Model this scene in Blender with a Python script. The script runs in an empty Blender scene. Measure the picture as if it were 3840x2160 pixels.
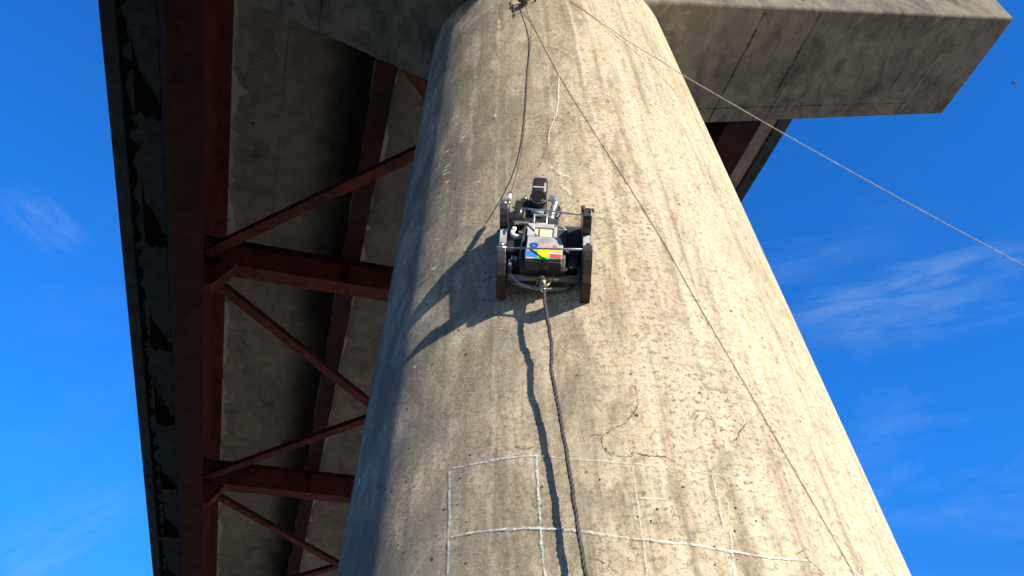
import bpy, bmesh, math, random
from math import sin, cos, pi, radians
from mathutils import Vector, Matrix
random.seed(11)
scene = bpy.context.scene
COL = scene.collection
# ------------------------------------------------------------------ camera
EYE_Z = 1.6
cd = bpy.data.cameras.new('camera'); cam = bpy.data.objects.new('camera', cd); COL.objects.link(cam)
cd.sensor_width = 36.0; cd.lens = 36.0*3003.0/3840.0; cd.clip_start = 0.05; cd.clip_end = 3000.0
F = Vector((0.0, 0.71999584, 0.69397838)); R = Vector((0.99903216, 0.0305252, -0.0316696)); U = Vector((0.0439858, -0.69330671, 0.719299))
M = Matrix((R, U, -F)).transposed().to_4x4(); M.translation = Vector((0, 0, EYE_Z)); cam.matrix_world = M
scene.camera = cam
# ------------------------------------------------------------------ sky, sun, exposure
SUN_AZ, SUN_EL = radians(138.3), radians(16.5)
SKY_TINT = (0.085, 0.50, 1.0); SKY_GAIN = 2.75
w = bpy.data.worlds.new("World"); scene.world = w; w.use_nodes = True
nt = w.node_tree; N = nt.nodes; L = nt.links
bg = N['Background']; bg.inputs[1].default_value = 0.080
sk = N.new('ShaderNodeTexSky'); sk.sky_type = 'NISHITA'; sk.sun_disc = False
sk.sun_elevation = SUN_EL; sk.sun_rotation = SUN_AZ; sk.air_density = 1.0; sk.dust_density = 0.2; sk.ozone_density = 3.0
tint = N.new('ShaderNodeMix'); tint.data_type = 'RGBA'; tint.blend_type = 'MULTIPLY'; tint.inputs[0].default_value = 1.0
L.new(sk.outputs[0], tint.inputs[6]); # deep blue overhead, paling towards the horizon
gz = N.new('ShaderNodeTexCoord'); gs = N.new('ShaderNodeSeparateXYZ'); L.new(gz.outputs['Generated'], gs.inputs[0])
gm = N.new('ShaderNodeMapRange'); gm.inputs[1].default_value = 0.0; gm.inputs[2].default_value = 0.5; gm.interpolation_type = 'SMOOTHSTEP'; L.new(gs.outputs[2], gm.inputs[0])
gx_ = N.new('ShaderNodeMix'); gx_.data_type = 'RGBA'; L.new(gm.outputs[0], gx_.inputs[0])
gx_.inputs[6].default_value = (.34, .37, .41, 1); gx_.inputs[7].default_value = (SKY_TINT[0]*SKY_GAIN, SKY_TINT[1]*SKY_GAIN, SKY_TINT[2]*SKY_GAIN, 1)
L.new(gx_.outputs[2], tint.inputs[7])
# thin cirrus
tc = N.new('ShaderNodeTexCoord'); mp = N.new('ShaderNodeMapping'); L.new(tc.outputs['Generated'], mp.inputs[0])
mp.inputs['Rotation'].default_value = (0.25, 0.5, 0.35); mp.inputs['Scale'].default_value = (1.3, 4.2, 9.0)
n1 = N.new('ShaderNodeTexNoise'); n1.inputs['Scale'].default_value = 1.6; n1.inputs['Detail'].default_value = 10; n1.inputs['Roughness'].default_value = .66
n1.inputs['Distortion'].default_value = .5
L.new(mp.outputs[0], n1.inputs['Vector'])
n2 = N.new('ShaderNodeTexNoise'); n2.inputs['Scale'].default_value = 1.7; n2.inputs['Detail'].default_value = 2
L.new(tc.outputs['Generated'], n2.inputs['Vector'])
r1 = N.new('ShaderNodeMapRange'); r1.inputs[1].default_value = .47; r1.inputs[2].default_value = .76; L.new(n1.outputs[0], r1.inputs[0])
r2 = N.new('ShaderNodeMapRange'); r2.inputs[1].default_value = .47; r2.inputs[2].default_value = .66; L.new(n2.outputs[0], r2.inputs[0])
mu = N.new('ShaderNodeMath'); mu.operation = 'MULTIPLY'; L.new(r1.outputs[0], mu.inputs[0]); L.new(r2.outputs[0], mu.inputs[1])
mu2 = N.new('ShaderNodeMath'); mu2.operation = 'MULTIPLY'; L.new(mu.outputs[0], mu2.inputs[0]); mu2.inputs[1].default_value = .22
def wm(op, a, b=None):
    q = N.new('ShaderNodeMath'); q.operation = op
    for i_, v_ in enumerate((a, b)):
        if v_ is None: continue
        if isinstance(v_, (int, float)): q.inputs[i_].default_value = v_
        else: L.new(v_, q.inputs[i_])
    return q.outputs[0]
def wr(x, a, b, c=0., d=1.):
    q = N.new('ShaderNodeMapRange'); q.interpolation_type = 'SMOOTHSTEP'; L.new(x, q.inputs[0])
    for i_, v_ in zip((1, 2, 3, 4), (a, b, c, d)): q.inputs[i_].default_value = v_
    return q.outputs[0]
total = mu2.outputs[0]
# separate cirrus streaks: centre, direction along, direction across, half length, half width, strength
for c_, t_, p_, ln_, wd_, am_ in (
        ((0.4475, 0.6555, 0.6083), (0.8687, -0.4803, -0.1216), (0.2125, 0.5828, -0.7843), .19, .030, .32),
        ((0.4434, 0.6829, 0.5806), (0.8862, -0.4310, -0.1698), (0.1343, 0.5898, -0.7963), .14, .035, .18),
        ((-0.5032, 0.5543, 0.6630), (0.5800, 0.7853, -0.2163), (-0.6406, 0.2757, -0.7167), .055, .030, .22),
        ((-0.4943, 0.7685, 0.4062), (-0.7168, -0.0960, -0.6906), (-0.4918, -0.6326, 0.5983), .12, .05, .15)):
    ds = []
    for ax_ in (c_, t_, p_):
        dp = N.new('ShaderNodeVectorMath'); dp.operation = 'DOT_PRODUCT'; L.new(tc.outputs['Generated'], dp.inputs[0]); dp.inputs[1].default_value = ax_; ds.append(dp.outputs['Value'])
    cv3 = N.new('ShaderNodeCombineXYZ'); L.new(wm('MULTIPLY', ds[1], 5.0), cv3.inputs[0]); L.new(wm('MULTIPLY', ds[2], 26.0), cv3.inputs[1])
    nz = N.new('ShaderNodeTexNoise'); nz.inputs['Scale'].default_value = 1.4; nz.inputs['Detail'].default_value = 9; nz.inputs['Roughness'].default_value = .62; nz.inputs['Distortion'].default_value = .8
    L.new(cv3.outputs[0], nz.inputs['Vector'])
    f_ = wm('MULTIPLY', wr(wm('ABSOLUTE', ds[1]), ln_*.3, ln_, 1, 0), wr(wm('ABSOLUTE', wm('ADD', ds[2], wm('MULTIPLY', wm('SUBTRACT', nz.outputs[0], .5), wd_*1.2))), 0., wd_, 1, 0))
    f_ = wm('MULTIPLY', wm('MULTIPLY', f_, wr(nz.outputs[0], .34, .66)), wr(ds[0], .6, .8))
    total = wm('ADD', total, wm('MULTIPLY', f_, am_))
cl = N.new('ShaderNodeMix'); cl.data_type = 'RGBA'; cl.clamp_factor = True; L.new(total, cl.inputs[0]); L.new(tint.outputs[2], cl.inputs[6]); cl.inputs[7].default_value = (3.0, 4.6, 7.2, 1)
L.new(cl.outputs[2], bg.inputs[0])
sl = bpy.data.lights.new('sun', 'SUN'); sl.energy = 5.0; sl.angle = radians(0.5); sl.color = (1.0, 0.89, 0.72)
so = bpy.data.objects.new('sun', sl); COL.objects.link(so)
sd = Vector((sin(SUN_AZ)*cos(SUN_EL), cos(SUN_AZ)*cos(SUN_EL), sin(SUN_EL)))
so.rotation_euler = sd.to_track_quat('Z', 'Y').to_euler(); so.location = sd*60
vs = scene.view_settings; vs.view_transform = 'Standard'; vs.look = 'None'; vs.gamma = 1.0; vs.use_curve_mapping = False; vs.exposure = 0.64
# ------------------------------------------------------------------ marks on the column as (azimuth, height), rope paths in metres
CHALK = [[(3.6909, 3.383), (3.5964, 3.363), (3.5061, 3.351), (3.404, 3.327)], [(3.404, 3.327), (3.2975, 3.282), (3.1789, 3.247), (3.0294, 3.214), (2.9307, 3.197), (2.8024, 3.184), (2.7265, 3.179)], [(3.6909, 3.383), (3.6842, 3.248), (3.6783, 3.069), (3.674, 2.874)], [(3.4098, 3.329), (3.4084, 3.177), (3.4067, 2.975), (3.3993, 2.79)], [(3.6727, 3.063), (3.6145, 3.056), (3.5184, 3.036), (3.4132, 3.009), (3.325, 2.98), (3.2164, 2.938), (3.1196, 2.911), (3.0217, 2.894), (2.9223, 2.872), (2.8154, 2.862), (2.7181, 2.872)], [(3.1452, 3.235), (3.1504, 3.078), (3.1509, 2.916), (3.1547, 2.753)], [(2.9307, 3.197), (2.9338, 3.08), (2.9375, 2.964)], [(2.9211, 2.966), (2.9442, 2.751)], [(3.1465, 3.086), (3.0741, 3.077)]]
CRACK = [[(3.0981, 3.631), (3.0962, 3.574), (3.1002, 3.536), (3.1164, 3.482), (3.1494, 3.435), (3.1874, 3.408), (3.2149, 3.381), (3.2218, 3.344), (3.2128, 3.313), (3.191, 3.279)], [(3.2058, 3.308), (3.1786, 3.281), (3.1448, 3.276), (3.1383, 3.292), (3.1102, 3.278), (3.0765, 3.272), (3.0476, 3.265), (3.0208, 3.243), (2.9839, 3.255)], [(3.2818, 3.363), (3.2613, 3.367), (3.242, 3.39), (3.2199, 3.382)], [(3.4745, 3.397), (3.4476, 3.375), (3.4155, 3.377), (3.4021, 3.381)], [(3.2913, 2.871), (3.2643, 2.85), (3.2401, 2.827), (3.2214, 2.795)], [(2.7628, 3.483), (2.8023, 3.422), (2.8154, 3.39), (2.8448, 3.353)], [(2.8666, 3.35), (2.8884, 3.314)], [(2.7484, 2.885), (2.7004, 2.926)], [(2.7219, 2.883), (2.6961, 2.854), (2.6733, 2.826)], [(3.2916, 5.512), (3.3098, 5.437), (3.3312, 5.345), (3.355, 5.252)], [(3.8758, 7.789), (3.8592, 7.445)], [(3.8725, 7.273), (3.8855, 7.029), (3.8846, 6.969)], [(3.8595, 6.669), (3.8853, 6.492), (3.8887, 6.327), (3.875, 6.022), (3.8745, 5.827), (3.8859, 5.727)], [(3.8024, 7.517), (3.7324, 7.488), (3.6466, 7.463)]]
WHITE = [[(3.1909, 6.348), (3.2046, 6.143), (3.2207, 5.935), (3.2368, 5.815), (3.2644, 5.703), (3.2783, 5.606), (3.285, 5.524)], [(3.3006, 5.3), (3.2817, 5.267), (3.2508, 5.2), (3.2086, 5.151), (3.2015, 5.131), (3.2025, 5.132), (3.2436, 5.079), (3.2274, 5.033), (3.2052, 4.977)]]
PALE = [[(3.6474, 7.498), (3.5379, 7.438), (3.4096, 7.415), (3.2963, 7.405), (3.1889, 7.341), (3.0931, 7.273)], [(3.3989, 6.656), (3.3015, 6.599), (3.2027, 6.506)], [(3.2637, 6.786), (3.1902, 6.733), (3.0961, 6.577)], [(3.0219, 6.331), (3.0187, 6.017), (3.0192, 5.591), (3.0197, 5.215), (3.0411, 4.74), (3.0573, 4.304), (3.0679, 3.981), (3.0696, 3.696), (3.0687, 3.441)], [(2.7982, 4.604), (2.8184, 4.294), (2.8249, 3.995), (2.8334, 3.75)], [(3.4964, 6.738), (3.5043, 5.489)]]
TICK = [[(3.7621, 5.944), (3.732, 5.948)], [(3.7738, 5.915), (3.743, 5.907)], [(3.8776, 5.927), (3.8417, 5.904)], [(3.8624, 5.923), (3.8379, 5.918)], [(3.8577, 5.735), (3.8154, 5.72)], [(3.8744, 5.706), (3.8363, 5.695)], [(3.8716, 5.67), (3.8143, 5.635)], [(3.8441, 5.553), (3.8125, 5.541)], [(3.5478, 6.025), (3.5461, 5.992)], [(3.5377, 7.388), (3.5208, 7.356)], [(3.5372, 7.258), (3.5189, 7.279)], [(3.6316, 5.36), (3.6269, 5.338)], [(4.0729, 7.093), (4.0694, 6.982)], [(4.065, 6.853), (4.0732, 6.775)], [(4.0298, 6.464), (4.0256, 6.407)], [(3.8702, 4.784), (3.8391, 4.763)], [(3.8581, 4.759), (3.8216, 4.781)], [(3.872, 5.038), (3.8461, 5.016)], [(3.8385, 4.346), (3.8347, 4.335)], [(3.9084, 4.109), (3.8901, 4.08)], [(4.2216, 3.684), (4.2065, 3.63)]]
PIT = [(3.7977, 7.898), (3.6415, 7.463), (3.7986, 7.511), (3.8659, 6.681), (3.4751, 5.981), (3.1538, 5.759), (3.2909, 5.512), (3.3308, 5.338), (3.1998, 7.012), (3.9195, 5.712), (3.1569, 5.282), (3.1253, 5.246), (3.123, 5.098), (3.8413, 4.122), (3.8229, 4.013), (3.8446, 3.907), (3.8083, 3.785), (3.7814, 3.86), (3.7868, 3.717), (3.9201, 3.787), (3.7038, 3.199), (3.6564, 3.199), (3.625, 3.108), (3.4029, 3.101), (3.2734, 3.22), (3.2401, 3.179), (3.1017, 3.039), (3.0221, 3.134), (3.123, 2.992), (3.1548, 3.012), (3.8491, 3.078), (3.8097, 3.178), (3.7259, 3.093), (3.8491, 3.374), (3.6216, 3.981), (3.2714, 3.71), (3.1054, 3.692), (3.1681, 3.695), (2.7917, 3.569), (3.0207, 3.134), (2.8873, 3.055), (2.8382, 3.007), (2.9087, 2.956), (2.9836, 2.821), (2.8153, 3.02), (2.7291, 3.31), (2.5271, 3.583), (2.5331, 3.08), (2.9749, 2.89), (2.6287, 4.03), (2.5556, 4.065)]
ROPE_A = [(0.216, 2.907, 7.25), (0.224, 2.918, 7.118), (0.208, 2.926, 6.845), (0.173, 2.91, 6.446), (0.154, 2.9, 6.183), (0.116, 2.88, 5.71), (0.08, 2.862, 5.406), (0.045, 2.827, 5.178), (0.011, 2.751, 4.947)]
ROPE_B = [(0.221, 2.96, 7.386), (0.24, 2.943, 7.153), (0.385, 2.879, 6.301), (0.546, 2.841, 5.581), (0.685, 2.829, 5.03), (0.796, 2.828, 4.573), (0.893, 2.832, 4.13), (0.997, 2.847, 3.712), (1.077, 2.865, 3.393), (1.156, 2.889, 3.097), (1.217, 2.912, 2.876)]
ROPE_C = [(0.457, 2.95, 7.706), (0.552, 2.945, 7.518), (0.878, 2.984, 7.006), (1.11, 3.04, 6.769), (1.28, 3.075, 6.576), (1.557, 3.141, 6.319), (1.834, 3.208, 6.068), (2.203, 3.296, 5.745), (2.573, 3.385, 5.434), (2.849, 3.451, 5.209), (3.126, 3.518, 4.99), (4.05, 3.739, 4.197), (5.342, 4.049, 3.087), (6.819, 4.404, 1.818), (8.936, 4.912, -0.0)]
HOSE = [(0.15, 2.68, 4.011), (0.157, 2.684, 3.919), (0.161, 2.683, 3.827), (0.151, 2.682, 3.696), (0.163, 2.682, 3.55), (0.177, 2.673, 3.352), (0.188, 2.665, 3.17), (0.194, 2.655, 3.018), (0.201, 2.646, 2.876), (0.21, 2.637, 2.744), (0.216, 2.629, 2.621)]
EYE = (0.198, 2.979, 7.554)
WIRE = [(0.091, 3.004, 7.682), (0.109, 2.989, 7.517), (0.116, 2.978, 7.366)]
BIRD = (31.04, 27.36, 43.45)
# ------------------------------------------------------------------ materials
def newmat(name):
    m = bpy.data.materials.new(name); m.use_nodes = True
    return m, m.node_tree.nodes, m.node_tree.links, m.node_tree.nodes['Principled BSDF']
def rgb(c): return (c[0], c[1], c[2], 1)
def noise(N, L, vec, scale, detail=4, rough=.55, dist=0):
    n = N.new('ShaderNodeTexNoise'); n.inputs['Scale'].default_value = scale; n.inputs['Detail'].default_value = detail
    n.inputs['Roughness'].default_value = rough; n.inputs['Distortion'].default_value = dist
    if vec is not None: L.new(vec, n.inputs['Vector'])
    return n.outputs[0]
def mrange(N, L, x, a, b, c=0., d=1., smooth=False):
    r = N.new('ShaderNodeMapRange'); L.new(x, r.inputs[0])
    r.inputs[1].default_value = a; r.inputs[2].default_value = b; r.inputs[3].default_value = c; r.inputs[4].default_value = d
    if smooth: r.interpolation_type = 'SMOOTHSTEP'
    return r.outputs[0]
def math_(N, L, op, a, b=None):
    m = N.new('ShaderNodeMath'); m.operation = op
    for i, v in enumerate((a, b)):
        if v is None: continue
        if isinstance(v, (int, float)): m.inputs[i].default_value = v
        else: L.new(v, m.inputs[i])
    return m.outputs[0]
def mix(N, L, fac, a, b, mode='MIX'):
    m = N.new('ShaderNodeMix'); m.data_type = 'RGBA'; m.blend_type = mode
    if isinstance(fac, (int, float)): m.inputs[0].default_value = fac
    else: L.new(fac, m.inputs[0])
    for i, v in ((6, a), (7, b)):
        if isinstance(v, tuple): m.inputs[i].default_value = rgb(v)
        else: L.new(v, m.inputs[i])
    return m.outputs[2]
def mapping(N, L, vec, sc, rot=(0, 0, 0)):
    m = N.new('ShaderNodeMapping'); m.inputs['Scale'].default_value = sc; m.inputs['Rotation'].default_value = rot; L.new(vec, m.inputs[0]); return m.outputs[0]
def bump(N, L, B, h, strength=.3, dist=.01):
    b = N.new('ShaderNodeBump'); b.inputs['Strength'].default_value = strength; b.inputs['Distance'].default_value = dist
    L.new(h, b.inputs['Height']); L.new(b.outputs[0], B.inputs['Normal'])
def simple(name, c, rough=.6, metal=0., var=.25, scale=20, bm=.0, spec=.4, dark=None, dscale=4, dthr=(.5, .7)):
    m, N, L, B = newmat(name)
    tc = N.new('ShaderNodeTexCoord'); v = tc.outputs['Object']
    n = noise(N, L, v, scale, 5)
    a = tuple(x*(1-var) for x in c); b = tuple(min(1, x*(1+var)) for x in c)
    cc = mix(N, L, mrange(N, L, n, .3, .7), a, b)
    if dark:
        d = noise(N, L, v, dscale, 5, .65)
        cc = mix(N, L, mrange(N, L, d, dthr[0], dthr[1]), cc, dark)
    L.new(cc, B.inputs['Base Color']); B.inputs['Roughness'].default_value = rough; B.inputs['Metallic'].default_value = metal
    B.inputs['Specular IOR Level'].default_value = spec
    if bm: bump(N, L, B, n, bm, .004)
    return m

def column_material():
    m, N, L, B = newmat('weathered_column_concrete')
    tc = N.new('ShaderNodeTexCoord'); ob = tc.outputs['Object']
    sx = N.new('ShaderNodeSeparateXYZ'); L.new(ob, sx.inputs[0])
    # unrolled coordinates: object +Y looks away from the viewer's side, so the seam hides behind
    ang = math_(N, L, 'ARCTAN2', sx.outputs[0], math_(N, L, 'MULTIPLY', sx.outputs[1], -1.0))
    u = math_(N, L, 'MULTIPLY', ang, 1.3)
    cb = N.new('ShaderNodeCombineXYZ'); L.new(u, cb.inputs[0]); L.new(sx.outputs[2], cb.inputs[1]); cyl = cb.outputs[0]
    big = noise(N, L, mapping(N, L, cyl, (1.2, .45, 1)), 1.7, 7, .66, .5)
    med = noise(N, L, mapping(N, L, cyl, (1.1, .55, 1)), 7.5, 9, .74, .4)
    fine = noise(N, L, cyl, 60, 4, .6)
    grain = noise(N, L, ob, 220, 2, .5)
    light, mid, dark = (.86, .755, .57), (.59, .505, .365), (.22, .185, .135)
    f = math_(N, L, 'ADD', math_(N, L, 'MULTIPLY', big, .45), math_(N, L, 'MULTIPLY', med, .55))
    f = math_(N, L, 'ADD', f, mrange(N, L, ang, -.35, .55, -.015, .065))   # paler towards the right side of the column
    c = mix(N, L, mrange(N, L, f, .43, .55, smooth=True), mid, light)
    blot = noise(N, L, mapping(N, L, cyl, (1.25, .38, 1)), 2.9, 10, .76, .7)
    c = mix(N, L, mrange(N, L, math_(N, L, 'SUBTRACT', blot, mrange(N, L, ang, -.3, .5, -.01, .035)), .50, .66, 0, .85), c, dark)
    # rusty brown cast
    br = noise(N, L, mapping(N, L, cyl, (1.4, .6, 1)), 1.1, 3, .5)
    c = mix(N, L, mrange(N, L, br, .5, .72, 0, .25), c, (.36, .27, .17))
    # rain-washed pale runs
    st = noise(N, L, mapping(N, L, cyl, (9.0, .35, 1)), 1.0, 5, .6, .5)
    br2 = noise(N, L, mapping(N, L, cyl, (1.6, 1.1, 1)), 2.3, 4, .6)
    run = math_(N, L, 'MULTIPLY', mrange(N, L, st, .56, .66), mrange(N, L, br2, .42, .60))
    c = mix(N, L, math_(N, L, 'MULTIPLY', run, .75), c, (.74, .63, .46))
    st2 = noise(N, L, mapping(N, L, cyl, (16.0, .5, 1)), 1.0, 4, .6)
    c = mix(N, L, mrange(N, L, st2, .52, .68, 0, .6), c, (.30, .26, .19))
    # long rain runs that wander a little down the whole height
    zz_ = N.new('ShaderNodeCombineXYZ'); L.new(sx.outputs[2], zz_.inputs[2])
    wob = math_(N, L, 'MULTIPLY', math_(N, L, 'SUBTRACT', noise(N, L, zz_.outputs[0], 1.1, 4, .6), .5), .10)
    angw = math_(N, L, 'ADD', ang, wob)
    rag = noise(N, L, mapping(N, L, cyl, (22, 5, 1)), 1.0, 6, .75)
    for a0, wd, am in ((.085, .022, .75), (.305, .040, .6), (-.40, .018, .6), (-.345, .014, .35), (-.107, .014, .4), (.20, .014, .35), (.50, .03, .45), (-.56, .02, .4), (.66, .025, .4)):
        dd_ = math_(N, L, 'ABSOLUTE', math_(N, L, 'SUBTRACT', angw, a0))
        band = math_(N, L, 'ADD', mrange(N, L, dd_, 0, wd*1.35, 1, 0, smooth=True), math_(N, L, 'MULTIPLY', math_(N, L, 'SUBTRACT', rag, .5), 1.4))
        zl_ = N.new('ShaderNodeCombineXYZ'); zl_.inputs[0].default_value = a0*50; L.new(sx.outputs[2], zl_.inputs[2])
        on = mrange(N, L, noise(N, L, zl_.outputs[0], 1.6, 4, .6), .30, .50)
        c = mix(N, L, math_(N, L, 'MULTIPLY', math_(N, L, 'MULTIPLY', mrange(N, L, band, .45, .9), mrange(N, L, dd_, wd*1.9, wd*1.5)), math_(N, L, 'MULTIPLY', on, am)), c, (.95, .87, .70))
    # slanting drag marks of the formwork
    dg = noise(N, L, mapping(N, L, cyl, (3.0, 16.0, 1), (0, 0, .42)), 1.0, 5, .6)
    msk = mrange(N, L, noise(N, L, cyl, .8, 2), .46, .6)
    c = mix(N, L, math_(N, L, 'MULTIPLY', mrange(N, L, dg, .55, .7, 0, .5), msk), c, (.26, .21, .15))
    # exposed-aggregate speckle
    sp = noise(N, L, cyl, 42, 6, .82)
    spm = mrange(N, L, noise(N, L, mapping(N, L, cyl, (1, .9, 1)), .9, 3), .42, .6, .45, 1)
    c = mix(N, L, math_(N, L, 'MULTIPLY', mrange(N, L, sp, .52, .60, 0, .95), spm), c, (.15, .12, .08))
    s3_ = noise(N, L, cyl, 85, 4, .8)
    c = mix(N, L, mrange(N, L, s3_, .56, .66, 0, .6), c, (.19, .155, .11))
    c = mix(N, L, mrange(N, L, s3_, .44, .36, 0, .6), c, (.86, .76, .57))
    c = mix(N, L, mrange(N, L, sp, .45, .34, 0, .6), c, (.74, .64, .47))
    s2_ = noise(N, L, mapping(N, L, cyl, (1, .8, 1)), 15, 8, .8, .6)
    c = mix(N, L, mrange(N, L, s2_, .53, .66, 0, .7), c, (.25, .195, .125))
    # greyer, patchy tone towards the left side of the column
    left_fac = mrange(N, L, ang, .15, -.75)
    gn = noise(N, L, mapping(N, L, cyl, (1, .6, 1)), 3.4, 8, .7, .5)
    c = mix(N, L, math_(N, L, 'MULTIPLY', left_fac, mrange(N, L, gn, .36, .56, .15, .9)), c, (.215, .20, .165))
    # blow holes
    vo = N.new('ShaderNodeTexVoronoi'); vo.inputs['Scale'].default_value = 21; L.new(cyl, vo.inputs['Vector'])
    vs_ = N.new('ShaderNodeSeparateColor'); L.new(vo.outputs['Color'], vs_.inputs[0])
    hole = math_(N, L, 'MULTIPLY', math_(N, L, 'LESS_THAN', vo.outputs['Distance'], math_(N, L, 'MULTIPLY', vs_.outputs[1], .19)), math_(N, L, 'GREATER_THAN', vs_.outputs[0], mrange(N, L, ang, .3, -.8, .90, .62)))
    c = mix(N, L, math_(N, L, 'MULTIPLY', hole, .85), c, (.05, .035, .025))
    c = mix(N, L, mrange(N, L, fine, .35, .65, 0, .15), c, (.32, .27, .20))
    L.new(c, B.inputs['Base Color']); B.inputs['Roughness'].default_value = .92; B.inputs['Specular IOR Level'].default_value = .15; B.inputs['Diffuse Roughness'].default_value = 1.0
    h = math_(N, L, 'ADD', math_(N, L, 'MULTIPLY', med, .5), math_(N, L, 'MULTIPLY', sp, .45))
    h = math_(N, L, 'ADD', h, math_(N, L, 'MULTIPLY', grain, .12))
    h = math_(N, L, 'SUBTRACT', h, math_(N, L, 'MULTIPLY', hole, .6))
    bump(N, L, B, h, .9, .016)
    return m

def concrete(name, light, dark, stain, sc=1.0, streak_rot=0.0, stain_amt=.7, thr=(.5, .68), shade_bands=()):
    m, N, L, B = newmat(name)
    tc = N.new('ShaderNodeTexCoord'); ob = tc.outputs['Object']
    a = noise(N, L, ob, .9*sc, 7, .65, .5); b = noise(N, L, ob, 5*sc, 7, .68, .3); g = noise(N, L, ob, 60, 3)
    c = mix(N, L, mrange(N, L, math_(N, L, 'ADD', math_(N, L, 'MULTIPLY', a, .5), math_(N, L, 'MULTIPLY', b, .5)), .42, .58), dark, light)
    s = noise(N, L, mapping(N, L, ob, (1.3, .8, 1), (0, 0, streak_rot)), 1.7*sc, 8, .72, .8)
    c = mix(N, L, mrange(N, L, s, thr[0], thr[1], 0, stain_amt), c, stain)
    vo = N.new('ShaderNodeTexVoronoi'); vo.inputs['Scale'].default_value = 4.5; L.new(ob, vo.inputs['Vector'])
    vs_ = N.new('ShaderNodeSeparateColor'); L.new(vo.outputs['Color'], vs_.inputs[0])
    hole = math_(N, L, 'MULTIPLY', math_(N, L, 'LESS_THAN', vo.outputs['Distance'], math_(N, L, 'MULTIPLY', vs_.outputs[1], .12)), math_(N, L, 'GREATER_THAN', vs_.outputs[0], .75))
    c = mix(N, L, math_(N, L, 'MULTIPLY', hole, .8), c, (.02, .018, .015))
    if shade_bands:   # soft shade left of the girders, painted into the deck colour
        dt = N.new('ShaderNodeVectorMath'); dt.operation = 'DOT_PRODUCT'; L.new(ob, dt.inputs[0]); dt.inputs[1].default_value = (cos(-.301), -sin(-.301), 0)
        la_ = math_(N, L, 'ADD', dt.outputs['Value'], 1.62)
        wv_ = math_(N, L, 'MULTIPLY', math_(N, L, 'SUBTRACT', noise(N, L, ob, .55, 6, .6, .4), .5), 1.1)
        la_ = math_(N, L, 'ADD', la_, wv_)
        for l0, l1, am in shade_bands:
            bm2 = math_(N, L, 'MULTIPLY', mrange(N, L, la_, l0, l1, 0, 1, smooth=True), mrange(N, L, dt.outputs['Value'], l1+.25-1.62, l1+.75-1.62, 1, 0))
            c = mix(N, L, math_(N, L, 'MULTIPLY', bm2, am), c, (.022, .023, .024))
    c = mix(N, L, mrange(N, L, g, .35, .65, 0, .2), c, dark)
    L.new(c, B.inputs['Base Color']); B.inputs['Roughness'].default_value = .93; B.inputs['Specular IOR Level'].default_value = .15; B.inputs['Diffuse Roughness'].default_value = 1.0
    bump(N, L, B, math_(N, L, 'ADD', b, math_(N, L, 'MULTIPLY', g, .3)), .45, .01)
    return m

def ribbon_mat(name, c, alpha, ns=45, lo=.40, hi=.60):
    m, N, L, B = newmat(name)
    tc = N.new('ShaderNodeTexCoord'); n = noise(N, L, tc.outputs['Object'], ns, 5, .7)
    al = mrange(N, L, n, lo, hi, alpha[0], alpha[1]); L.new(al, B.inputs['Alpha'])
    B.inputs['Base Color'].default_value = rgb(c); B.inputs['Roughness'].default_value = .95; B.inputs['Specular IOR Level'].default_value = .1
    return m

M_COL = column_material()
M_CAP = concrete('cap_concrete', (.42, .395, .335), (.25, .24, .215), (.085, .08, .075), 1.2, .5, .8, (.47, .66))
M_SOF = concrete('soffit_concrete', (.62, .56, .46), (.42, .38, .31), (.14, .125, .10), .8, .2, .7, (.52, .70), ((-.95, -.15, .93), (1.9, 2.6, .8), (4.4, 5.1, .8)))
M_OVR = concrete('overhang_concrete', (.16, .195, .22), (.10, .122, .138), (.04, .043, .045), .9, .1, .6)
M_GROUT = concrete('pale_grout', (.85, .82, .75), (.75, .72, .65), (.4, .36, .3), 2.0)
M_DPATCH = ribbon_mat('dark_patch', (.014, .014, .016), (.55, 1.0), 6, .3, .55)
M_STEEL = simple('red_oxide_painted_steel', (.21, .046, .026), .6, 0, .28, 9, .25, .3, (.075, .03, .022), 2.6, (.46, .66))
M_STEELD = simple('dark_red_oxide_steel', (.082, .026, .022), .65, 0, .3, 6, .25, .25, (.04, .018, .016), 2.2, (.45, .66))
M_BOLT = simple('bolt_steel', (.07, .025, .02), .6, 0, .2, 30)
M_CHALK = ribbon_mat('pale_blue_chalk', (.70, .80, .80), (.05, .85), 60, .38, .62)
M_CHALKF = ribbon_mat('faint_blue_chalk', (.68, .76, .74), (.0, .6), 95, .38, .66)
M_CRACK = ribbon_mat('hairline_crack', (.09, .065, .045), (.0, .9), 26, .38, .58)
M_WHITE = ribbon_mat('white_efflorescence', (.88, .84, .72), (.45, 1.0), 40, .35, .55)
M_PALE = ribbon_mat('pale_lime_run', (.72, .62, .45), (.0, .55), 12, .45, .68)
M_PIT = simple('blow_hole_shadowless', (.045, .03, .022), .95, 0, .2, 30)
M_JOINT = ribbon_mat('form_joint_line', (.045, .04, .033), (.1, .85), 5, .4, .6)
M_BLACK = simple('black_anodised_plate', (.038, .038, .042), .42, .0, .3, 40, 0, .5)
M_BLACKF = simple('black_plastic', (.026, .026, .028), .35, 0, .3, 60, 0, .5)
M_GREY = simple('grey_satin_housing', (.50, .515, .54), .4, .25, .12, 14, 0, .5, (.26, .27, .29), 9, (.5, .7))
M_ALU = simple('bare_aluminium', (.62, .62, .60), .32, .85, .15, 25)
M_CHROME = simple('polished_steel', (.75, .74, .72), .2, 1.0, .1, 20)
M_PIPE = simple('dull_grey_pipe', (.34, .35, .36), .45, .35, .12, 20)
M_BRASS = simple('brass_fitting', (.62, .42, .14), .3, .9, .1, 30)
M_GLASS = simple('lens_glass', (.01, .012, .014), .05, 0, .1, 10, 0, .9)
M_WARMB = simple('brown_bounce_and_fittings', (.10, .045, .032), .7, 0, .3, 18)
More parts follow.
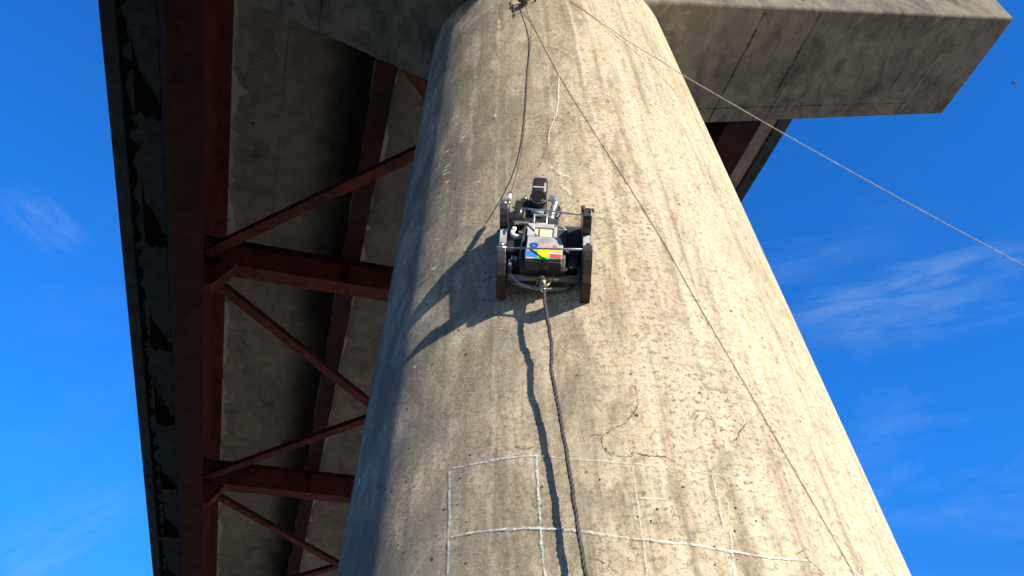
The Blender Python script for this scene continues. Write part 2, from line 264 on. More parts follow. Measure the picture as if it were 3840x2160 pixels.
M_BRN = simple('dark_brown_bounce', (.035, .024, .02), .75, 0, .3, 18)
M_HOSE = simple('grey_braided_hose', (.048, .044, .046), .65, 0, .3, 30)
M_ROPED = simple('dark_brown_rope', (.10, .075, .06), .85, 0, .3, 60)
M_ROPEL = simple('pale_grey_rope', (.36, .335, .29), .85, 0, .2, 60)
M_ROPEP = simple('thin_violet_grey_line', (.10, .075, .085), .8, 0, .2, 60)
def flat(name, c): return simple(name, c, .5, 0, .03, 10)
M_BLUE = flat('blue_print', (.01, .20, .78)); M_YEL = flat('yellow_print', (.80, .78, .01)); M_RED = flat('red_print', (.65, .06, .07))
M_GRN = flat('green_print', (.02, .38, .10)); M_WHT = flat('white_print', (.8, .8, .8)); M_NAVY = flat('navy_print', (.012, .035, .22)); M_PINK = flat('faded_red_print', (.55, .30, .27)); M_ORA = flat('orange_print', (.45, .16, .08)); M_LIME = flat('yellow_green_strip', (.50, .52, .03)); M_MAG = flat('magenta_edge_print', (.55, .02, .18))
M_BIRD = simple('dark_plumage', (.02, .02, .025), .8)

# ------------------------------------------------------------------ mesh helpers
class MB:
    def __init__(s): s.v = []; s.f = []; s.sm = []
    def add(s, vs, fs, smooth=False):
        o = len(s.v); s.v += [Vector(v) for v in vs]; s.f += [tuple(i+o for i in f) for f in fs]; s.sm += [smooth]*len(fs); return s
    def box(s, c, ax, h):   # centre, three axis vectors, half sizes
        c = Vector(c); X, Y, Z = [Vector(a).normalized()*k for a, k in zip(ax, h)]
        vs = [c+X*i+Y*j+Z*k for i in (-1, 1) for j in (-1, 1) for k in (-1, 1)]
        return s.add(vs, [(0, 1, 3, 2), (4, 6, 7, 5), (0, 4, 5, 1), (2, 3, 7, 6), (0, 2, 6, 4), (1, 5, 7, 3)])
    def prism(s, prof, d):  # closed polygon of 3-D points extruded by vector d
        n = len(prof); P = [Vector(p) for p in prof]; d = Vector(d)
        return s.add(P+[p+d for p in P], [tuple(range(n))[::-1], tuple(range(n, 2*n))]+[(i, (i+1) % n, n+(i+1) % n, n+i) for i in range(n)])
    def tube(s, pts, r, seg=10, closed=False):
        pts = [Vector(p) for p in pts]; n = len(pts); vs = []; prev = None
        for i, p in enumerate(pts):
            a = pts[(i-1) % n] if (i > 0 or closed) else p; b = pts[(i+1) % n] if (i < n-1 or closed) else p
            t = (b-a).normalized()
            if prev is None: q = Vector((0, 0, 1)) if abs(t.z) < .9 else Vector((1, 0, 0)); x = t.cross(q).normalized()
            else: x = (prev-t*prev.dot(t)).normalized()
            prev = x; y = t.cross(x); rr = r(i) if callable(r) else r
            vs += [p+(x*cos(2*pi*k/seg)+y*sin(2*pi*k/seg))*rr for k in range(seg)]
        fs = []
        for i in range(n if closed else n-1):
            j = (i+1) % n
            fs += [(i*seg+k, i*seg+(k+1) % seg, j*seg+(k+1) % seg, j*seg+k) for k in range(seg)]
        s.add(vs, fs, True)
        if not closed: s.f += [tuple(len(s.v)-n*seg+k for k in range(seg))[::-1], tuple(len(s.v)-seg+k for k in range(seg))]; s.sm += [False, False]
        return s
    def cyl(s, a, b, r, seg=20, r2=None):
        return s.tube([a, b], (lambda i: r if i == 0 else (r2 if r2 is not None else r)), seg)
    def build(s, name, mat, parent=None, bevel=0.0, recalc=True):
        org = ORG.get(parent.name, Vector((0, 0, 0))) if parent is not None else Vector((0, 0, 0))
        me = bpy.data.meshes.new(name); me.from_pydata([tuple(v-org) for v in s.v], [], s.f)
        me.polygons.foreach_set('use_smooth', s.sm); me.materials.append(mat)
        if recalc:
            b = bmesh.new(); b.from_mesh(me); bmesh.ops.recalc_face_normals(b, faces=b.faces); b.to_mesh(me); b.free()
        o = bpy.data.objects.new(name, me); COL.objects.link(o)
        if parent is not None: o.parent = parent; ORG[o.name] = org
        if bevel:
            m = o.modifiers.new('bevel', 'BEVEL'); m.width = bevel; m.segments = 2; m.limit_method = 'ANGLE'; m.angle_limit = radians(50)
        return o
ORG = {}
def thing(name, label, cat, loc, group=None):
    o = bpy.data.objects.new(name, None); COL.objects.link(o); o.location = loc; o.empty_display_size = .2
    o['label'] = label; o['category'] = cat
    if group: o['group'] = group
    ORG[o.name] = Vector(loc); return o
def single(o, label, cat):   # a thing that is one mesh: move its origin to its own middle
    me = o.data; c = sum((v.co for v in me.vertices), Vector())/len(me.vertices)
    me.transform(Matrix.Translation(-c)); o.location = c; o['label'] = label; o['category'] = cat; return o
def spline(P, n=8):
    P = [Vector(p) for p in P]; Q = [P[0]*2-P[1]]+P+[P[-1]*2-P[-2]]; out = []
    for i in range(1, len(Q)-2):
        for k in range(n):
            t = k/n; a, b, c, d = Q[i-1], Q[i], Q[i+1], Q[i+2]
            out.append(.5*((2*b)+(c-a)*t+(2*a-5*b+4*c-d)*t*t+(3*b-a-3*c+d)*t**3))
    out.append(P[-1]); return out

# ------------------------------------------------------------------ ground
g = MB(); g.add([(-900, -900, 0), (900, -900, 0), (900, 900, 0), (-900, 900, 0)], [(0, 1, 2, 3)])
mg, N, L, B = newmat('grass_and_bounce_gravel'); tc = N.new('ShaderNodeTexCoord')
a_ = noise(N, L, tc.outputs['Object'], .15, 8, .65); b_ = noise(N, L, tc.outputs['Object'], 3, 8, .7)
cc = mix(N, L, mrange(N, L, a_, .4, .62), (.05, .052, .03), (.085, .08, .045)); cc = mix(N, L, mrange(N, L, b_, .45, .62, 0, .6), cc, (.035, .042, .02))
sg = N.new('ShaderNodeSeparateXYZ'); L.new(tc.outputs['Object'], sg.inputs[0])   # unseen gravel added right to bounce light under the bridge, dark grass left
gv = mrange(N, L, math_(N, L, 'ADD', sg.outputs[0], math_(N, L, 'MULTIPLY', a_, 6.0)), 5.5, 7.5)
gv = math_(N, L, 'MAXIMUM', gv, math_(N, L, 'MULTIPLY', mrange(N, L, sg.outputs[1], 14, 17), mrange(N, L, sg.outputs[0], -9, -7)))  # far gravel patch added to throw light on the distant steel
cc = mix(N, L, gv, cc, mix(N, L, b_, (.33, .27, .19), (.22, .18, .125)))
L.new(cc, B.inputs['Base Color']); B.inputs['Roughness'].default_value = .95; bump(N, L, B, b_, .5, .05)
gr = g.build('ground', mg, None, recalc=False); gr['kind'] = 'structure'

# ------------------------------------------------------------------ pier
AX, AY = .440, 4.114
TAPER = .038
def rad(z): return 1.5*(1-TAPER*(z-EYE_Z))
def onc(az, z, off=0.0): r = rad(z)+off; return Vector((AX+sin(az)*r, AY+cos(az)*r, z))
pier = thing('bridge_pier', 'tall weathered concrete column with hammerhead cap carrying the bridge', 'bridge pier', (AX, AY, 0))
TOPZ = 11.45
m = MB(); seg = 288; zs = [0.0+i*TOPZ/60 for i in range(61)]
vs = []
for z in zs:
    r = rad(z); vs += [(AX+sin(2*pi*k/seg)*r, AY+cos(2*pi*k/seg)*r, z) for k in range(seg)]
fs = [(i*seg+k, i*seg+(k+1) % seg, (i+1)*seg+(k+1) % seg, (i+1)*seg+k) for i in range(60) for k in range(seg)]
m.add(vs, fs, True); m.add(vs[-seg:], [tuple(range(seg))]); 
column = m.build('column', M_COL, pier)
CA = 1.281; cu = Vector((sin(CA), cos(CA), 0)); cv = Vector((-cos(CA), sin(CA), 0)); AXV = Vector((AX, AY, 0))
def capP(u, v, z): return AXV+cu*u+cv*v+Vector((0, 0, z))
HC = 6.851+EYE_Z; TU = 5.618; SL = .413; SR = .402; CAPTOP = 9.9+EYE_Z
WF, WB = .955, .416
prof = [(-TU, HC+SL*(TU-1)), (-1.0, HC), (0, HC-.15), (1.0, HC), (TU, HC+SR*(TU-1)), (TU, CAPTOP), (-TU, CAPTOP)]
m = MB(); nP = len(prof)      # front lip lowered out of view on the left, to shadow the column
fr_ = [(u, z-(.30 if i == 1 else .26 if i == 2 else 0)) for i, (u, z) in enumerate(prof)]
fr_.insert(2, (-.45, HC-.42))
bk_ = list(prof); bk_.insert(2, (-.45, HC-.08)); nP += 1
m.add([capP(u, -WF, z) for u, z in fr_]+[capP(u, WB, z) for u, z in bk_], [tuple(range(nP)), tuple(range(nP, 2*nP))[::-1]]+[(i, (i+1) % nP, nP+(i+1) % nP, nP+i) for i in range(nP)])
cap = m.build('pier_cap', M_CAP, pier, bevel=.022)
# formwork joints on the sloping underside of the cap
def under(u): return HC+(SR if u > 0 else SL)*(abs(u)-1)
for u, v0, v1, w_ in ((1.95, -.9, .40, .010), (2.65, -.93, .1, .010), (2.72, -.1, .40, .007), (4.35, -.3, .40, .008), (4.75, -.93, .39, .007), (-2.2, -.9, .40, .010), (-3.4, -.9, .40, .008)):
    pts = []
    for k in range(9):
        v = v0+(v1-v0)*k/8; pts.append(capP(u+random.uniform(-.006, .006), v, under(u)-.004))
    m = MB()
    for a, b in zip(pts[:-1], pts[1:]): m.add([a-cu*w_, a+cu*w_, b+cu*w_, b-cu*w_], [(0, 1, 2, 3)])
    m.build('form_joint', M_JOINT, cap)
# long joint parallel to the back edge
m = MB()
for k in range(10):
    u0 = 1.5+k*.33; u1 = u0+.33; p, q = capP(u0, .22, under(u0)-.004), capP(u1, .22, under(u1)-.004)
    m.add([p-cv*.005, q-cv*.005, q+cv*.005, p+cv*.005], [(0, 1, 2, 3)])
m.build('form_joint', M_JOINT, cap)

def ribbon(path, w0, name, mat, off, jit=.0, step=.02, wj=.35):
    P = spline([Vector((a, z, 0)) for a, z in path], 6) if len(path) > 2 else [Vector((path[0][0], path[0][1], 0)), Vector((path[1][0], path[1][1], 0))]
    Q = []
    for a, b in zip(P[:-1], P[1:]):
        d = math.hypot((b.x-a.x)*1.3, b.y-a.y); n = max(1, int(d/step))
        Q += [a.lerp(b, k/n) for k in range(n)]
    Q.append(P[-1])
    if len(Q) < 2: return
    m = MB(); vs = []
    for i, q in enumerate(Q):
        t = (Q[min(i+1, len(Q)-1)]-Q[max(i-1, 0)]); t = Vector((t.x*1.3, t.y)); t.normalize()
        nrm = Vector((-t.y, t.x)); ww = w0*random.uniform(1-wj, 1+wj); j = random.uniform(-jit, jit)
        if i in (0, len(Q)-1): ww *= .4
        for sgn in (-1, 1):
            a = q.x+(nrm.x*(sgn*ww+j))/1.3; z = q.y+nrm.y*(sgn*ww+j); vs.append(onc(a, z, off))
    m.add(vs, [(2*i, 2*i+1, 2*i+3, 2*i+2) for i in range(len(Q)-1)])
    return m.build(name, mat, column)
for i, p in enumerate(CHALK):
    strong = i in (0, 2, 3, 4)
    ribbon(p, .0040 if strong else .0032, 'chalk_line', M_CHALK if strong else M_CHALKF, .0030+.0006*i, .002, .02, .5)
for i, p in enumerate(CRACK): ribbon(p, .0017 if i < 9 else .0026, 'crack', M_CRACK, .0025, .0035, .018, .6)
for p in WHITE: ribbon(p, .0018, 'white_streak', M_WHITE, .0115, .0045, .022, .6)
for p in PALE[:3]: ribbon(p, .006, 'pale_streak', M_PALE, .0100, .004, .03, .5)
for p in TICK: ribbon(p, .0065, 'scrape_mark', M_WHITE, .0120, .001, .015, .5)
m = MB()
for az_, z in PIT:
    r = random.uniform(.0028, .0055); c = onc(az_, z, .0015); nn = Vector((sin(az_), cos(az_), 0)); t = Vector((-cos(az_), sin(az_), 0))
    m.add([c+t*cos(k*pi/4)*r*random.uniform(.7, 1.2)+Vector((0, 0, 1))*sin(k*pi/4)*r*random.uniform(.7, 1.2) for k in range(8)], [tuple(range(8))])
o = m.build('blow_holes', M_PIT, column); o['kind'] = 'stuff'

# ------------------------------------------------------------------ bridge span
BE = -.301
rv = Vector((cos(BE), -sin(BE), 0)); bv = Vector((sin(BE), cos(BE), 0)); K = Vector((0, 0, 1))
def BW(lat, lon, z): return rv*lat+bv*lon+K*(z+EYE_Z)   # z above the eye
span = thing('bridge_span', 'concrete deck on dark red steel girders crossing above the column', 'bridge', BW(1.62, 3.9, 10.0))
LON0, LON1 = -24.0, 62.0
def bbox(m, la0, la1, lo0, lo1, z0, z1):
    m.box(BW((la0+la1)/2, (lo0+lo1)/2, (z0+z1)/2), (rv, bv, K), (abs(la1-la0)/2, abs(lo1-lo0)/2, abs(z1-z0)/2)); return m
ZS = 12.3
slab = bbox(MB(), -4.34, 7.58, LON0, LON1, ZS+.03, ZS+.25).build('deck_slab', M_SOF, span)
for la0, la1, nm in ((-4.345, -4.10, 'l'), (7.36, 7.59, 'r')):
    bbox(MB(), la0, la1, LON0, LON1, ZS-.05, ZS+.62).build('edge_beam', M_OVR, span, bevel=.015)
    c_ = (la0+la1)/2
    bbox(MB(), c_-.10, c_+.10, LON0, LON1, ZS+.62, ZS+1.15).build('parapet', M_CAP, span)
G1, G2, G3, G4 = -2.485, .22, 2.86, 5.51
# soffit panels between the girders: separate formed bays with recessed joints
lons = [-3.0, -1.0, 1.0, 3.0, 5.0, 7.10, 8.05, 9.0, 10.75, 12.10, 13.6, 15.0, 17.0, 18.82, 19.55, 21.4, 23.2, 24.73, 26.6, 28.5, 30.5]
lats = [(-2.28, -1.42), (-1.42, -.45), (-.45, .06), (.40, 1.62), (1.62, 2.68), (3.04, 4.2), (4.2, 5.30)]
for a, b in lats:
    for l0, l1 in zip(lons[:-1], lons[1:]):
        dz = random.uniform(0, .006); gx = random.uniform(.0015, .005)
        jj = [random.uniform(-.03, .03) for _ in range(2)]
        m = MB(); ip = 6; vs = []
        z0 = ZS-.012-dz
        bot = [BW(a+gx, l0+gx, z0), BW(b-gx, l0+gx, z0), BW(b-gx, l1-gx, z0), BW(a+gx, l1-gx, z0)]
        top = [p+K*.05 for p in bot]
        m.add(bot+top, [(0, 1, 2, 3), (4, 7, 6, 5), (0, 4, 5, 1), (1, 5, 6, 2), (2, 6, 7, 3), (3, 7, 4, 0)])
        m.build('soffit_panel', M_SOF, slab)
for l0 in range(-5, 32, 3):
    for a, b in ((-4.08, -3.47), (-3.45, -2.70), (5.73, 7.34)):
        z0 = ZS-.010-random.uniform(0, .004)
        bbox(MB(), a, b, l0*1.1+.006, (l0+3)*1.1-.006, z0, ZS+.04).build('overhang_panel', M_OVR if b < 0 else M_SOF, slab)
# wavy grout lips that ooze out beside the top flanges
def lip(latc, sgn, w_, lo0, lo1, seed, mat=None, z=ZS-.030, amp=.06):
    rd = random.Random(seed); n = int((lo1-lo0)/.12); inner = []; outer = []
    ph = rd.uniform(0, 6)
    for i in range(n+1):
        lo = lo0+(lo1-lo0)*i/n
        wv = w_+amp*.5*sin(lo*1.9+ph)+amp*.45*sin(lo*4.3+ph*2)+amp*.3*rd.uniform(-1, 1)
        if rd.random() < .04: wv += amp*2
        wv = max(wv, .015)
        inner.append(BW(latc, lo, z)); outer.append(BW(latc+sgn*wv, lo, z-rd.uniform(0, .006)))
    m = MB(); top = [p+K*.025 for p in outer]
    m.add(inner+outer+top, [(i, i+1, n+2+i, n+1+i) for i in range(n)]+[(n+1+i, n+2+i, 2*n+3+i, 2*n+2+i) for i in range(n)])
    m.build('grout_lip', mat or M_GROUT, slab)
for gl, hw in ((G1, .2), (G2, .16), (G3, .16), (G4, .2)):
    lip(gl+hw-.02, 1, .075, -3, 30, int(gl*100)+7, amp=.09); lip(gl-hw+.02, -1, .03, -3, 30, int(gl*100)+9, amp=.03)
# dark patches and an irregular edge strip on the left overhang, 3.27 m apart
for k in range(-2, 8):
    rd = random.Random(k+50); e = 9.49+3.27*k+rd.uniform(-.12, .12); qs = rd.uniform(.75, 1.15)
    pl = [(-3.90, e-2.0), (-3.86, e-1.75), (-3.84, e-1.2), (-3.72, e-1.05), (-3.66, e-.85), (-3.60, e-.75), (-3.57, e-.62), (-3.50, e-.45), (-3.46, e-.42)]
    pl += [(-3.455, e)]+[(-3.455-.07*i, e+rd.uniform(-.10, .05)) for i in range(1, 7)]+[(-3.91, e-.05)]
    pl = [(a+rd.uniform(-.02, .02), e+(b-e)*qs+rd.uniform(-.07, .07)) for a, b in pl]
    m = MB(); m.add([BW(a, b, ZS-.018) for a, b in pl], [tuple(range(len(pl)))]); m.build('dark_patch', M_DPATCH, slab)
    bl = []
    n = 22
    for i in range(n+1):
        bl.append((-4.0+.05*sin(i*1.3+k)+rd.uniform(-.03, .05)+(.12 if rd.random() < .15 else 0), e-3.27+3.27*i/n))
    m = MB(); A = [BW(-4.085, b, ZS-.0185) for a, b in bl]+[BW(a, b, ZS-.0185) for a, b in bl]
    m.add(A, [(i, i+1, n+2+i, n+1+i) for i in range(n)]); m.build('dark_patch', M_DPATCH, slab)

def girder(lat, zb, zt, bf, tf, name, stiff, mats):
    g_ = MB(); bbox(g_, lat-.011, lat+.011, LON0, LON1, zb+.03, zt-.025)
    go = g_.build(name, mats[0], span)
    bbox(MB(), lat-bf/2, lat+bf/2, LON0, LON1, zb-.012, zb+.03).build('bottom_flange', mats[1], go, bevel=.004)
    bbox(MB(), lat-tf/2, lat+tf/2, LON0, LON1, zt-.025, zt+.02).build('top_flange', mats[0], go)
    for lo, side in stiff:
        bbox(MB(), lat+side*.0125, lat+side*.14, lo-.006, lo+.006, zb+.032, zt-.027).build('stiffener', mats[0], go)
    return go
BEAMS = [-12.38, -4.50, 3.38, 11.26, 19.14, 27.02]
st = []
for b in BEAMS: st += [(b+2.6, 1), (b+5.2, 1), (b+1.3, -1), (b+3.9, -1), (b+6.5, -1)]
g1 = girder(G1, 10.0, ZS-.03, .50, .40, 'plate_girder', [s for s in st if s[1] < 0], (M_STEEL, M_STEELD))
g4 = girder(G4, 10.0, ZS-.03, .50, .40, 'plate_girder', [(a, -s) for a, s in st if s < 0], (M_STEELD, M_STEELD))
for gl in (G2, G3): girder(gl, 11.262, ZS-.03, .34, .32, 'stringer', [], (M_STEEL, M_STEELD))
# flange splice plate with bolts under the near girder
for b in BEAMS:
    Y = b; zt, zb = 11.24, 10.60
    x0, x1 = G1+.013, G4-.013
    bm_ = MB(); bbox(bm_, x0, x1, Y-.008, Y+.008, zb+.016, zt-.016); fb = bm_.build('floor_beam', M_STEEL, span)
    bbox(MB(), x0+.30, x1-.30, Y-.16, Y+.16, zb-.014, zb+.014).build('bottom_flange', M_STEEL, fb, bevel=.003)
    bbox(MB(), x0, x1, Y-.14, Y+.14, zt-.014, zt+.014).build('top_flange', M_STEELD, fb)
    for la in (G2-.01, G3-.01):
        for sd_ in (-1, 1): bbox(MB(), la-.008, la+.008, Y+sd_*.010, Y+sd_*.13, zb+.016, zt-.016).build('stiffener', M_STEELD, fb)
    m = MB()
    k = x0+.35
    while k < x1-.3:
        for sd_ in (-1, 1):
            p = BW(k, Y+sd_*.085, zt-.016); m.cyl(p, p-K*.028, .020, 6)
        k += .105
    o = m.build('bolt_row', M_BOLT, fb); o['kind'] = 'stuff'
    for sx_, gl in ((1, G1), (-1, G4)):       # knee brackets down to the girder flanges
        pr = [(gl+sx_*.013, 10.05), (gl+sx_*.27, 10.05), (gl+sx_*.62, zb-.014), (gl+sx_*.62, zt-.02), (gl+sx_*.013, zt-.02)]
        MB().prism([BW(x, Y-.012, z) for x, z in pr], bv*.003).build('knee_plate', M_STEEL, fb)
        fl = [BW(gl+sx_*.20, Y, 10.062), BW(gl+sx_*.36, Y, 10.062), BW(gl+sx_*.66, Y, zb-.006)]
        m = MB()
        for p, q in zip(fl[:-1], fl[1:]):
            d = (q-p); m.box((p+q)/2, (d, bv, d.cross(bv)), (d.length/2+.008, .13, .012))
        m.build('knee_flange', M_STEEL, fb)
        mg_ = MB(); s_ = [(gl+sx_*.02, Y-.75), (gl+sx_*.10, Y-.75), (gl+sx_*.55, Y-.20), (gl+sx_*.55, Y+.20), (gl+sx_*.10, Y+.75), (gl+sx_*.02, Y+.75)]
        MB().prism([BW(x, y, 10.634) for x, y in s_], K*.012).build('gusset_plate', M_STEELD, fb)
        m = MB()
        for ix in range(3):
            for iy in range(3):
                for sg in (-1, 1):
                    p = BW(gl+sx_*(.12+.09*ix), Y+sg*(.26+.09*iy), 10.634); m.cyl(p, p-K*.022, .019, 6)
        o = m.build('bolt_group', M_BOLT, fb); o['kind'] = 'stuff'
for b0, b1 in zip(BEAMS[:-1], BEAMS[1:]):
    for n_, (p, q) in enumerate((((G1+.18, b0+.30), (G4-.18, b1-.30)), ((G1+.18, b1-.30), (G4-.18, b0+.30)))):
        z = 10.60+(.0 if n_ == 0 else .018)
        P, Q = BW(p[0], p[1], z), BW(q[0], q[1], z); d = (Q-P); nrm = d.cross(K).normalized()
        m = MB(); m.box((P+Q)/2, (d, nrm, K), (d.length/2, .095, .006)); br_ = m.build('diagonal_brace', M_STEEL, span, bevel=.002)
        s_ = 1 if nrm.dot(bv) < 0 else -1
        m = MB(); m.box((P+Q)/2+nrm*s_*.089+K*.059, (d, nrm, K), (d.length/2, .006, .052)); m.build('brace_leg', M_STEELD, br_)
# bearings on the cap
for gl in (G1, G4):
    bbox(MB(), gl-.22, gl+.22, 3.25, 3.75, 9.905, 9.985).build('bearing_pad', M_STEELD, span)
# conduit bracket on the second stringer
m = MB(); m.tube([BW(.04, 16.2, 11.3), BW(.04, 15.2, 11.3), BW(.16, 15.2, 11.3), BW(.16, 16.2, 11.3)], .012, 6); m.build('pipe_hanger', M_ALU, span)

# ------------------------------------------------------------------ climbing robot
rz0, rtw = 2.8885, -.2281
raz = -2.9359; rth = .1287
Rr = rad(rz0+EYE_Z); nr = Vector((sin(raz), cos(raz), 0)); RC = Vector((AX, AY, 0))+nr*Rr+K*(rz0+EYE_Z)
rn = Vector((sin(raz+rtw), cos(raz+rtw), 0)); rt_ = Vector((-cos(raz+rtw), sin(raz+rtw), 0))
rup = (K*cos(rth)+rt_*sin(rth)); rrt = (rt_*cos(rth)-K*sin(rth))
def RP(x, y, h): return RC+rrt*x+rup*y+rn*h
RAXS = (rrt, rup, rn)
robot = thing('climbing_robot', 'black framed inspection robot with a camera clinging to the column', 'robot', RP(0, -.25, 0))
def rbox(name, mat, x0, x1, y0, y1, h0, h1, parent=None, bevel=.003):
    m = MB(); m.box(RP((x0+x1)/2, (y0+y1)/2, (h0+h1)/2), RAXS, ((x1-x0)/2, (y1-y0)/2, (h1-h0)/2)); return m.build(name, mat, parent or robot, bevel=bevel)
def rprism(name, mat, prof, x0, x1, parent=None, bevel=.003, shear=0.0):   # prof in (h, y); shear leans the upper end sideways
    m = MB(); m.prism([RP(x0+shear*(y+.25)/.6, y, h) for h, y in prof], rrt*(x1-x0)); return m.build(name, mat, parent or robot, bevel=bevel)
SIDE_L = [(-.035, -.247), (.02, -.235), (.087, -.212), (.13, -.168), (.158, -.118), (.166, -.090), (.155, -.070), (.13, -.098), (.088, -.104), (.094, .115), (.135, .118), (.165, .142), (.185, .165), (.192, .200), (.170, .238), (.144, .285), (.115, .315), (.07, .330), (.03, .315), (-.02, .28), (-.035, .20)]
SIDE_R = [(.045, -.318), (.094, -.316), (.219, -.305), (.295, -.285), (.322, -.252), (.322, -.218), (.305, -.200), (.275, -.222), (.225, -.226), (.232, -.050), (.275, -.052), (.31, -.040), (.335, -.030), (.346, .002), (.315, .050), (.27, .100), (.20, .150), (.045, .16)]
SHL, SHR = -.034, -.028
for sx_ in (-1, 1):
    x0, x1 = (-.214, -.172) if sx_ < 0 else (.190, .230)
    side = SIDE_L if sx_ < 0 else SIDE_R; sh = SHL if sx_ < 0 else SHR
    sp_ = rprism('side_plate', M_BLACK, side, x0, x1, shear=sh)
    ya, yc, h0 = (-.095, .110, .0955) if sx_ < 0 else (-.215, -.056, .2335)
    xo = lambda y: sh*(y+.25)/.6
    m = MB(); p_ = [RP(x0+.004+xo(ya), ya, h0-.006), RP(x1-.004+xo(ya), ya, h0-.006), RP(x1-.004+xo(yc), yc, h0), RP(x0+.004+xo(yc), yc, h0)]
    m.prism(p_, rn*.003); m.build('face_strip', M_GREY, sp_)
    if sx_ < 0: sk = [(-.045, -.235), (-.0375, -.2500), (.02, -.2375), (.045, -.2300), (.04, -.19)]
    else: sk = [(.04, -.28), (.04, -.3205), (.094, -.3185), (.17, -.312), (.17, -.27)]
    rprism('bounce_skirt', M_WARMB if sx_ < 0 else M_BRN, sk, x0-.002, x1+.002, sp_, shear=sh)  # brown colour imitates light bounced off the concrete onto the plate ends
    for y, h in (((-.092, .157), (.190, .178)) if sx_ < 0 else ((-.232, .308), (-.012, .330))):
        m = MB(); m.cyl(RP(x0-.004+xo(y), y, h), RP(x1+.004+xo(y), y, h), .009, 12); m.build('pivot_pin', M_ALU, sp_)
        m = MB(); m.cyl(RP((x0+x1)/2+xo(y), y+.005, h), RP((x0+x1)/2+xo(y), y+.030, h+.004), .012, 12); m.build('clamp_knob', M_ALU if sx_ < 0 else M_BLACKF, sp_)
        m = MB(); m.cyl(RP((x0+x1)/2+xo(y), y-.022, h-.02), RP((x0+x1)/2+xo(y), y-.027, h-.016), .006, 10); m.build('screw_head', M_CHROME, sp_)
m = MB(); m.cyl(RP(.180, .0, .33), RP(.176, .034, .335), .011, 12); m.build('clamp_knob', M_WARMB, robot)
m = MB(); m.cyl(RP(.204, -.01, .335), RP(.222, .018, .33), .011, 12); m.build('clamp_knob', M_BLACKF, robot)
for y, h, y2, h2 in ((-.092, .157, -.232, .308), (.185, .178, -.018, .330)):
    m = MB(); m.cyl(RP(-.175, y, h), RP(.188, y2, h2), .0050, 12); m.build('cross_rod', M_ALU, robot)
m = MB(); m.cyl(RP(-.13, .150, .20), RP(-.13, .118, .195), .006, 10); m.build('rod_clip', M_ALU, robot)
# main box
m = MB(); m.prism([RP(-.105, y, h) for h, y in [(.015, -.165), (.135, -.212), (.149, -.19), (.149, .07), (.02, .12)]], rrt*.215); m.build('body_box', M_BLACK, robot, bevel=.006)
rbox('box_rib', M_BLACK, -.112, -.098, -.165, .06, .03, .162)
m = MB(); m.cyl(RP(.035, -.176, .10), RP(.035, -.186, .10), .009, 14); m.build('socket', M_BLACK, robot)
m = MB(); m.tube(spline([RP(.055, -.178, .11), RP(.056, -.215, .09), RP(.045, -.23, .085)], 5), .004, 8); m.build('cable_loop', M_ALU, robot)
# grey front housing with window opening: frame of four bars + sloped front
hp = [(-.08, -.185), (.092, -.175), (.094, -.075), (.072, -.02), (.045, .02), (.045, .105), (-.088, .105), (-.082, -.02)]
hx = [(-.05, .075), (.036, .075), (.036, .028), (-.05, .028)]
m = MB()
def ring(out, inn, h0, h1):
    n = len(out)
    vs = [RP(x, y, h0) for x, y in out]+[RP(x, y, h1) for x, y in out]
    m.add(vs, [(i, (i+1) % n, n+(i+1) % n, n+i) for i in range(n)])
lo_ = [(-.08, -.200), (.092, -.190), (.094, -.095), (.078, -.045), (-.080, -.045)]
m.prism([RP(x, y, .150) for x, y in lo_], rn*.050); m.build('front_housing', M_GREY, robot, bevel=.004)
m = MB(); sl_ = [RP(-.080, -.044, .199), RP(.078, -.044, .199), RP(.058, -.006, .166), RP(-.084, -.006, .166)]
m.prism(sl_, rn*-.03); m.build('sloped_cover', M_GREY, robot)
for a in ((-.088, -.052, -.004, .088), (.041, .058, -.004, .070), (-.0515, .0405, .060, .088)):
    rbox('window_frame', M_GREY, a[0], a[1], a[2], a[3], .140, .167)
rbox('window_pane', flat('cream_window', (.60, .54, .40)), -.051, .040, -.003, .059, .150, .158, bevel=0)
rbox('window_bar', M_ALU, -.030, -.024, -.002, .058, .1585, .164, bevel=.001)
FH = .2005
def lab(name, mat, x0, x1, y0, y1, k=0): return rbox(name, mat, x0, x1, y0, y1, FH, FH+.0015+.0006*k, bevel=0)
lab('print_patch', M_BLUE, -.078, -.026, -0.1870, -0.1490); lab('print_patch', M_YEL, -.024, .032, -0.1870, -0.1490)
lab('print_patch', M_RED, .036, .090, -0.1870, -0.1620); lab('print_patch', M_WHT, .036, .090, -0.1615, -0.1530)
lab('print_patch', M_LIME, -.074, .090, -0.1480, -0.1330); lab('print_patch', M_MAG, -.0815, -.0785, -0.1870, -0.1490)
lab('print_patch', M_PINK, -.012, .040, -0.1250, -0.1010); lab('print_patch', M_ORA, .046, .064, -0.1250, -0.0990)
rbox('print_patch', M_GRN, -.035, .032, -.2005, -.189, .178, FH+.002, bevel=0)
rbox('lower_lip', M_BLACKF, -.078, .090, -.212, -.2012, .130, .192)
m = MB(); c_ = RP(-.045, -.108, FH); m.prism([c_+rrt*cos(k*pi/12)*.021+rup*sin(k*pi/12)*.017 for k in range(24)], rn*.002); m.build('round_logo', M_NAVY, robot)
m = MB(); c_ = RP(-.045, -.1125, FH+.0022); m.prism([c_+rrt*cos(k*pi/8)*.011+rup*sin(k*pi/8)*.006 for k in range(16)], rn*.0006); m.build('round_logo', M_BLUE, robot)
# carrying handle
m = MB(); m.tube([RP(-.064, .118, .135), RP(-.064, .168, .15), RP(.0, .168, .15), RP(.0, .118, .135)], .009, 8, closed=True); m.build('carry_handle', M_ALU, robot)
rbox('handle_block', M_BLACKF, -.052, -.012, .128, .158, .130, .140)
rbox('junction_box', M_BLACK, .008, .060, .112, .172, .08, .13)
